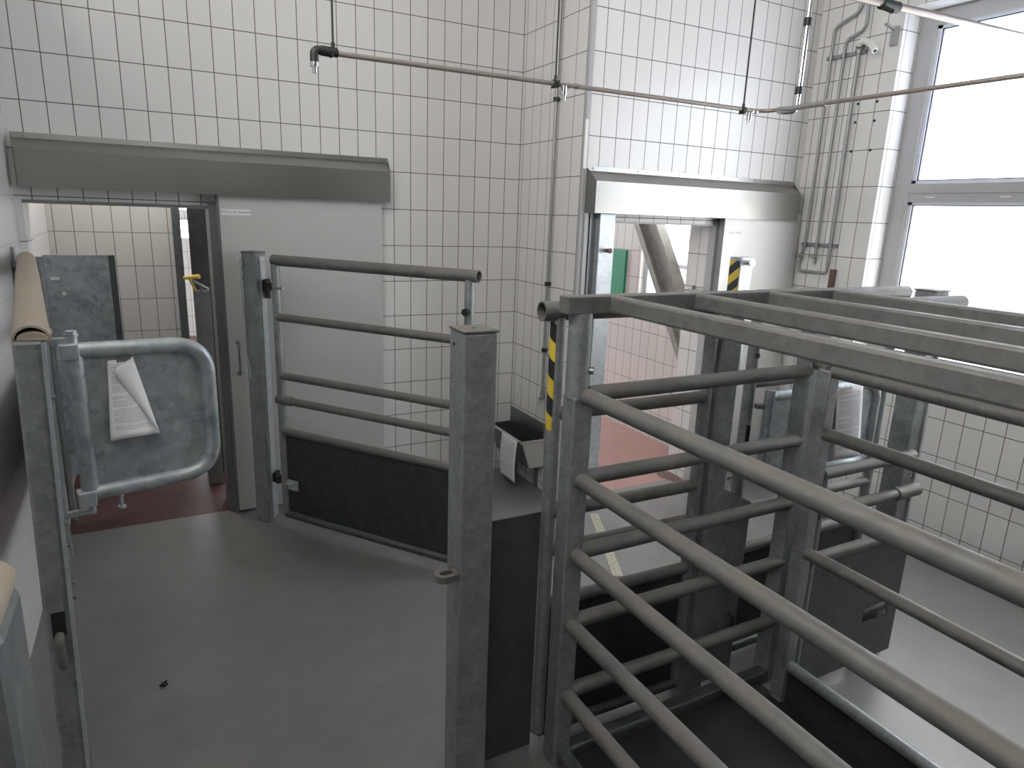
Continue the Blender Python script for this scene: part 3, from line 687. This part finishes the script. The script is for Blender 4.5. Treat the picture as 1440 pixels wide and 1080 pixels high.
# ------------------------------------------------------------------ trough and taps on the return wall
t = thing('feed_trough', 'stainless steel trough fixed low in the tiled wall corner', 'trough', (2.45, 4.45, 0))
ya, yb = 4.205, 4.745; zt2, zb2 = .42, .205
tr = MB()
tr.plate((0, 0, 0), V((0, 1, 0)), V((0, 0, 1)), [(0, 0)]*3, .001) if False else None
def quad(mb, a, b, c, d, th=.003):
    a, b, c, d = map(V, (a, b, c, d)); n = (b-a).cross(d-a).normalized()*th
    mb.add([a, b, c, d, a+n, b+n, c+n, d+n], [(3, 2, 1, 0), (4, 5, 6, 7), (0, 1, 5, 4), (1, 2, 6, 5), (2, 3, 7, 6), (3, 0, 4, 7)])
quad(tr, (2.352, ya, zt2), (2.352, yb, zt2), (2.425, yb, zb2), (2.425, ya, zb2))
quad(tr, (2.425, ya, zb2), (2.425, yb, zb2), (2.553, yb, zb2), (2.553, ya, zb2))
quad(tr, (2.553, ya, zb2), (2.553, yb, zb2), (2.553, yb, zt2), (2.553, ya, zt2))
quad(tr, (2.352, ya, zt2), (2.425, ya, zb2), (2.553, ya, zb2), (2.553, ya, zt2))
quad(tr, (2.352, yb, zt2), (2.553, yb, zt2), (2.553, yb, zb2), (2.425, yb, zb2))
obj('basin', tr, 'steel_dark', t)
obj('rim', MB().box((2.340, ya-.012, zt2-.004), (2.362, yb, zt2+.006)).box((2.340, ya-.014, zt2-.006), (2.555, ya+.008, zt2+.006)), 'steel', t)
obj('end_plate', MB().plate((0, ya-.004, 0), V((1, 0, 0)), V((0, 0, 1)), [(2.362, zt2-.01), (2.432, zb2), (2.553, zb2), (2.553, zt2-.01)], .004), 'steel', t)
obj('backsplash', MB().box((2.546, ya, zt2-.02), (2.560, yb, zt2+.125)), 'steel_dark', t)
for y in (4.3, 4.65): obj('bracket', MB().bar((2.42, y, zb2-.012), (2.560, y, zb2-.012), .03, .02).box((2.545, y-.02, .0), (2.56, y+.02, zb2)), 'steel_dark', t)
t = thing('paper_notice', 'white paper sheet hanging over the rim of the trough', 'paper', (2.33, 4.36, .1), 'printed paper notices')
def p3(u, v): return V((2.338-.012*math.sin(v*PI)-.02*(1-v), 4.49-.255*u-.02*(1-v), .424-.33*(1-v)))
obj('sheet', MB().grid(p3, 8, 12), 'paper', t, solid=.0006)
t = thing('wall_pipe', 'thin vertical steel water pipe with a tap on the tiled wall above the trough', 'pipe', (2.53, 4.23, .75))
obj('pipe', MB().tube((2.533, 4.232, .75), (2.533, 4.232, CEIL-.002), .012, 14), 'grey_pipe', t)
for z in (2.86, 1.61, 1.12): obj('clamp', MB().tube((2.533, 4.232, z-.014), (2.533, 4.232, z+.014), .021, 14).tube((2.533, 4.232, z), (2.559, 4.232, z), .01, 8), 'dark_metal', t)
obj('tap', MB().tube((2.533, 4.232, .745), (2.533, 4.232, .80), .018, 12).tube((2.533, 4.232, .76), (2.50, 4.19, .755), .012, 10).bar((2.52, 4.25, .748), (2.45, 4.13, .742), .02, .01).tube((2.533, 4.232, .77), (2.559, 4.232, .77), .012, 8), 'grey_pipe', t)

# ------------------------------------------------------------------ overhead spray pipes
YP, ZP = 2.9, 2.685
t = thing('spray_pipe', 'long thin overhead spray pipe with three nozzles hung on thin rods', 'pipe', (1.8, YP, ZP), 'overhead pipes')
obj('pipe', MB().path(fillet([(.72, YP, ZP-.004), (3.03, YP, ZP+.006), (3.085, YP-.05, ZP+.008), (3.085, .2, ZP+.0)], .05), .0105, 14), 'copper', t)
def nozzle(x, black=False):
    k = MB().tube((x, YP, ZP-.005), (x, YP, ZP-.040), .014, 12).tube((x, YP, ZP-.040), (x, YP, ZP-.046), .018, 8).tube((x, YP, ZP-.046), (x, YP, ZP-.068), .010, 12)
    obj('nozzle', k, 'chrome', t)
for x, xr in ((.698, .702), (1.775, 1.727), (2.975, 2.925)):
    if x < 1:
        e = MB().path(fillet([(.72, YP, ZP-.002), (.628, YP, ZP), (.628, YP, ZP-.045)], .02), .0165, 14).tube((.655, YP, ZP), (.70, YP, ZP-.002), .019, 10)
        obj('elbow', e, 'dark_metal', t)['label'] = 'black pipe elbow'
        obj('nozzle', MB().tube((.628, YP, ZP-.045), (.628, YP, ZP-.062), .017, 12).tube((.628, YP, ZP-.062), (.628, YP, ZP-.085), .010, 12), 'chrome', t)
    else: nozzle(x)
    obj('hanger_rod', MB().tube((xr, YP, ZP+.012), (xr, YP, CEIL-.002), .0045, 8), 'dark_metal', t)
    obj('pipe_clamp', MB().tube((xr-.012, YP, ZP), (xr+.012, YP, ZP), .018, 14).tube((xr, YP, ZP), (xr, YP, ZP+.035), .008, 8).tube((xr-.006, YP-.02, ZP-.014), (xr-.006, YP+.02, ZP-.014), .006, 8), 'dark_metal', t)
for x in (1.75, 1.80, 1.84, 2.99, 3.02): obj('coupling', MB().tube((x-.005, YP, ZP+.002), (x+.005, YP, ZP+.002), .0155, 12), 'chrome', t)
obj('tape_wrap', MB().path([(3.085, 2.80, ZP+.008), (3.085, 2.72, ZP+.004), (3.085, 2.62, ZP+.007), (3.085, 2.5, ZP+.006)], .0145, 12), 'grey_pipe', t)
t = thing('supply_pipe', 'chrome vertical feed pipe dropping onto the overhead spray pipe near the window', 'pipe', (3.115, 2.70, ZP))
obj('pipe', MB().tube((3.107, 2.70, ZP+.06), (3.107, 2.70, CEIL-.002), .0145, 14), 'chrome', t)
for z in (ZP+.075, 3.09): obj('coupling', MB().tube((3.107, 2.70, z), (3.107, 2.70, z+.038), .019, 12), 'dark_metal', t)
obj('foot_elbow', MB().path(fillet([(3.107, 2.70, ZP+.07), (3.107, 2.70, ZP-.008), (3.085, 2.76, ZP-.01), (3.085, 2.80, ZP+.0)], .03), .0135, 12), 'chrome', t)
t = thing('spray_pipe', 'thicker overhead pipe without nozzles crossing high before the window', 'pipe', (3.6, 2.2, 3.06), 'overhead pipes')
obj('pipe', MB().tube((2.70, 2.2, 3.058), (X4-.002, 2.2, 3.105), .0165, 16), 'copper', t)
obj('pipe_clamp', MB().tube((2.985, 2.2, 3.063), (3.10, 2.2, 3.064), .024, 14).tube((2.985, 2.19, 3.045), (3.03, 2.17, 3.03), .010, 8), 'dark_metal', t)
obj('hanger_rod', MB().tube((2.75, 2.2, 3.06), (2.75, 2.2, CEIL-.002), .0045, 8), 'dark_metal', t)

# ------------------------------------------------------------------ pipes on the right wall
XW = X4
t = thing('wall_pipe', 'group of three thin riser pipes on the right wall beside the window', 'pipes', (4.58, 3.63, 1.7))
tag(t, 'three linked thin grey riser pipes on clamps left of the big window', 'riser pipes')
YV = (3.735, 3.625, 3.505)
obj('riser', MB().path(fillet([(4.592, YV[0]+.03, 1.80), (4.592, YV[0], 1.98), (4.592, YV[0], 3.505), (4.592, YV[0]-.20, 3.575), (4.592, YV[0]-.205, CEIL)], .05), .011, 12), 'grey_pipe', t)
obj('riser', MB().path(fillet([(4.592, YV[1], 1.80), (4.592, YV[1], 3.400), (4.592, YV[1]-.145, 3.445), (4.592, YV[1]-.150, CEIL)], .045), .011, 12), 'grey_pipe', t)
obj('riser', MB().tube((4.592, YV[2], 1.79), (4.592, YV[2], 3.33), .014, 12), 'grey_pipe', t)
obj('loop', MB().path(fillet([(4.592, YV[0]+.03, 1.82), (4.592, YV[0]+.03, 1.735), (4.592, YV[2], 1.735), (4.592, YV[2], 1.82)], .03), .011, 12), 'grey_pipe', t)
for z in (1.945, 3.30):
    obj('clamp_rail', MB().box((4.595, YV[2]-.05, z-.012), (4.619, YV[0]+.04, z+.012)), 'steel_dark', t)
    for y in YV: obj('clamp', MB().tube((4.592, y, z-.014), (4.592, y, z+.014), .019, 12), 'steel_dark', t)
for y in (YV[0]+.015, YV[1]): obj('valve', MB().tube((4.585, y, 1.86), (4.555, y, 1.86), .012, 10).bar((4.556, y+.035, 1.86), (4.556, y-.045, 1.86), .012, .012), 'grey_pipe', t)
obj('outlet', MB().tube((4.592, YV[2], 3.29), (4.592, YV[2], 3.36), .026, 14).tube((4.592, YV[2], 3.33), (4.54, YV[2]-.03, 3.34), .018, 12), 'steel_dark', t)
t = thing('outlet_hose', 'white curved hose stub on the wall valve beside the window', 'hose', (4.53, 3.44, 3.30))
obj('hose', MB().path(fillet([(4.54, 3.475, 3.34), (4.52, 3.43, 3.352), (4.50, 3.36, 3.325), (4.49, 3.305, 3.262)], .05), .021, 14), 'white_plastic', t)
obj('nipple', MB().tube((4.49, 3.3055, 3.2625), (4.489, 3.302, 3.259), .011, 10), 'rubber', t)
t = tag(obj('wall_bracket', MB().box((4.600, 3.235, 3.30), (4.619, 3.285, 3.42)).bar((4.60, 3.26, 3.40), (4.50, 3.26, 3.42), .02, .012), 'grey_pipe', loc=(4.61, 3.26, 3.36)), 'small grey steel bracket on the tiles near the upper window corner', 'bracket')
t = tag(obj('junction_box', MB().box((4.585, 3.435, 1.62), (4.62, 3.475, 1.77)), 'grime', loc=(4.6, 3.5, 1.7), bevel=.004), 'small rusty box below the riser pipes', 'box')
anch = [(1206, 147, 'upper'), ]
AN = [(3.470, 2.953, 'dark drill hole nearer the riser pipes, top of three rows'), (3.320, 2.953, 'dark drill hole nearer the window, top of three rows'),
      (3.470, 2.827, 'dark drill hole nearer the riser pipes, middle of three rows'), (3.318, 2.825, 'dark drill hole nearer the window, middle of three rows'),
      (3.468, 2.627, 'dark drill hole nearer the riser pipes, lowest of three rows'), (3.316, 2.627, 'dark drill hole nearer the window, lowest of three rows')]
for y, z, lb in AN:
    tag(obj('wall_plug', MB().tube((X4-.003, y, z), (X4+.001, y, z), .0095, 12), 'rubber', loc=(X4, y, z)), lb, 'wall plug', 'wall plugs in the right wall')

# ------------------------------------------------------------------ yard things
t = thing('ramp_beam', 'sloping weathered steel beam seen through the pink-floored doorway', 'beam', (4.0, 4.4, .9))
p0, p1 = V((4.02, 5.45, 2.78)), V((4.02, 4.235, .95))
d0 = (p1-p0).normalized(); sx = V((1, 0, 0)); nn = d0.cross(sx).normalized()
obj('web', MB().obox((p0+p1)/2, d0*(p1-p0).length/2, sx*.01, nn*.12), 'beam', t)
obj('flange', MB().obox((p0+p1)/2-nn*.08-sx*.02, d0*(p1-p0).length/2, sx*.04, nn*.010), 'beam', t)
obj('flange', MB().obox((p0+p1)/2+nn*.135-sx*.02, d0*(p1-p0).length/2, sx*.05, nn*.012), 'beam', t)
obj('side_rail', MB().bar(p0-nn*.12-sx*.03, p1-nn*.12-sx*.03, .05, .035, up=(1, 0, 0)), 'beam', t)
obj('foot', MB().box((3.97, 4.18, 0), (4.08, 4.28, .98)), 'beam', t)
tag(obj('green_board', MB().box((4.175, 5.49, 1.27), (4.2, 5.90, 1.785)), 'green', loc=(4.19, 5.7, 1.27)), 'plain green board on the tiled wall beyond the pink-floored doorway', 'board')
cm = MB(); a, b = V((4.0, 4.545, 2.6)), V((4.0, 4.36, 1.70))
a = b+(a-b)*1.3
n = 70
for i in range(n): 
    c = a.lerp(b, i/n); e = a.lerp(b, (i+.75)/n); cm.tube(c, e, .006, 6)
tag(obj('pull_chain', cm, 'steel_dark', loc=tuple(b)), 'thin beaded chain hanging at a slant beside the sloping beam', 'chain')
t = thing('pipe_bracket', 'small steel pipe fitting on the tiled reveal of the pink-floored doorway', 'fitting', (3.76, 4.03, 1.56))
obj('rail', MB().tube((3.745, 4.12, 1.56), (3.745, 3.93, 1.56), .012, 10), 'chrome', t)
obj('clamp', MB().tube((3.745, 4.03, 1.545), (3.745, 4.03, 1.60), .016, 10).tube((3.745, 4.03, 1.56), (3.78, 4.03, 1.56), .01, 8).tube((3.745, 3.95, 1.56), (3.78, 3.95, 1.56), .01, 8).tube((3.745, 4.10, 1.56), (3.78, 4.10, 1.56), .01, 8), 'steel_dark', t)
tag(obj('grime_stain', MB().plate((3.70, 4.02, .0), V((1, 0, 0)), V((0, 1, 0)), [(.07*math.cos(a)*(1+.25*math.sin(3*a)), .16*math.sin(a)) for a in (2*PI*j/18 for j in range(18))], .002), 'grime', loc=(3.70, 4.02, 0)), 'rusty stain on the pink floor at the foot of the tiled reveal', 'stain')

# ------------------------------------------------------------------ small things on the floor
q0, q1 = V((2.695, 3.69, .001)), V((2.33, 2.90, .001)); dq = (q1-q0).normalized(); sq = V((-dq.y, dq.x, 0))
tag(obj('floor_tape', MB().obox((q0+q1)/2, dq*(q1-q0).length/2, sq*.032, V((0, 0, .0009))), 'tape_floor', loc=tuple((q0+q1)/2)), 'worn pale tape strip stuck on the grey floor behind the crate', 'tape')
db = MB()
for k in range(5):
    c = V((-.104+random.uniform(-.012, .012), 2.975+random.uniform(-.015, .015), .006)); dd = V((random.uniform(-1, 1), random.uniform(-1, 1), .25)).normalized()
    db.bar(c-dd*.012, c+dd*.012, .007, .008)
tag(obj('debris_scrap', db, 'dark_metal', loc=(-.104, 2.975, 0)), 'tiny dark scrap lying alone on the grey floor of the pen', 'scrap')

# ------------------------------------------------------------------ camera
F = 946.6036; YAW, PITCH, ROLL = .4926, .2467, .0366
cy, sy = math.cos(YAW), math.sin(YAW)
fwd = V((sy*math.cos(PITCH), cy*math.cos(PITCH), -math.sin(PITCH))); right = V((cy, -sy, 0)); up = right.cross(fwd)
r2 = right*math.cos(ROLL)+up*math.sin(ROLL); u2 = -right*math.sin(ROLL)+up*math.cos(ROLL)
cam = bpy.data.cameras.new('camera'); co = bpy.data.objects.new('camera', cam); COL.objects.link(co)
cam.sensor_fit = 'HORIZONTAL'; cam.sensor_width = 36; cam.lens = F/1440*36; cam.clip_start = .02; cam.clip_end = 200
mw = Matrix((r2, u2, -fwd)).transposed().to_4x4(); mw.translation = V((0, 0, EYE)); co.matrix_world = mw
SC.camera = co

# ------------------------------------------------------------------ light
w = bpy.data.worlds.new('overcast_sky'); SC.world = w; w.use_nodes = True
bg = w.node_tree.nodes['Background']; bg.inputs[0].default_value = (.93, .96, 1., 1); bg.inputs[1].default_value = 7.0
def portal(name, loc, rot, sx, sy):
    l = bpy.data.lights.new(name, 'AREA'); l.shape = 'RECTANGLE'; l.size = sx; l.size_y = sy; l.cycles.is_portal = True
    o = bpy.data.objects.new(name, l); COL.objects.link(o); o.location = loc; o.rotation_euler = rot
portal('window_portal', (4.95, (WY0+WY1)/2, (WZ0+WZ1)/2), (0, math.radians(90), 0), WZ1-WZ0, WY1-WY0)
portal('yard_portal', (3.5, 8.5, 1.8), (math.radians(-90), 0, 0), 2.4, 3.4)
portal('yard_window_portal', (4.38, 4.9, 2.3), (0, math.radians(90), 0), 2.1, .7)
portal('passage_portal', (1.0, 11.8, 2.5), (math.radians(-90), 0, 0), 3.2, 1.2)
def fill_light(name, loc, sx, sy, power, col=(1, .97, .93)):  # area light for added fill, not a fitting of the rooms
    l = bpy.data.lights.new(name, 'AREA'); l.shape = 'RECTANGLE'; l.size = sx; l.size_y = sy; l.energy = power; l.color = col
    o = bpy.data.objects.new(name, l); COL.objects.link(o); o.location = loc
    return o
fill_light('added_passage_fill', (0.0, 5.5, 2.95), .3, .6, 13)  # added fill to brighten the dim passage, no fitting known there
wall_fill = fill_light('added_wall_fill', (XL+.06, .9, 3.75), .4, 3.4, 95)  # added fill out of view, raises the brightness of the tiles
wall_fill.rotation_euler = (0, math.radians(-108), 0)

SC.view_settings.view_transform = 'Standard'; SC.view_settings.look = 'None'; SC.view_settings.gamma = 1
SC.view_settings.use_curve_mapping = False; SC.view_settings.exposure = .2
SC.cycles.use_denoising = True
SC.cycles.max_bounces = 8; SC.cycles.diffuse_bounces = 5; SC.cycles.glossy_bounces = 4; SC.cycles.transparent_max_bounces = 12
SC.cycles.sample_clamp_indirect = 6
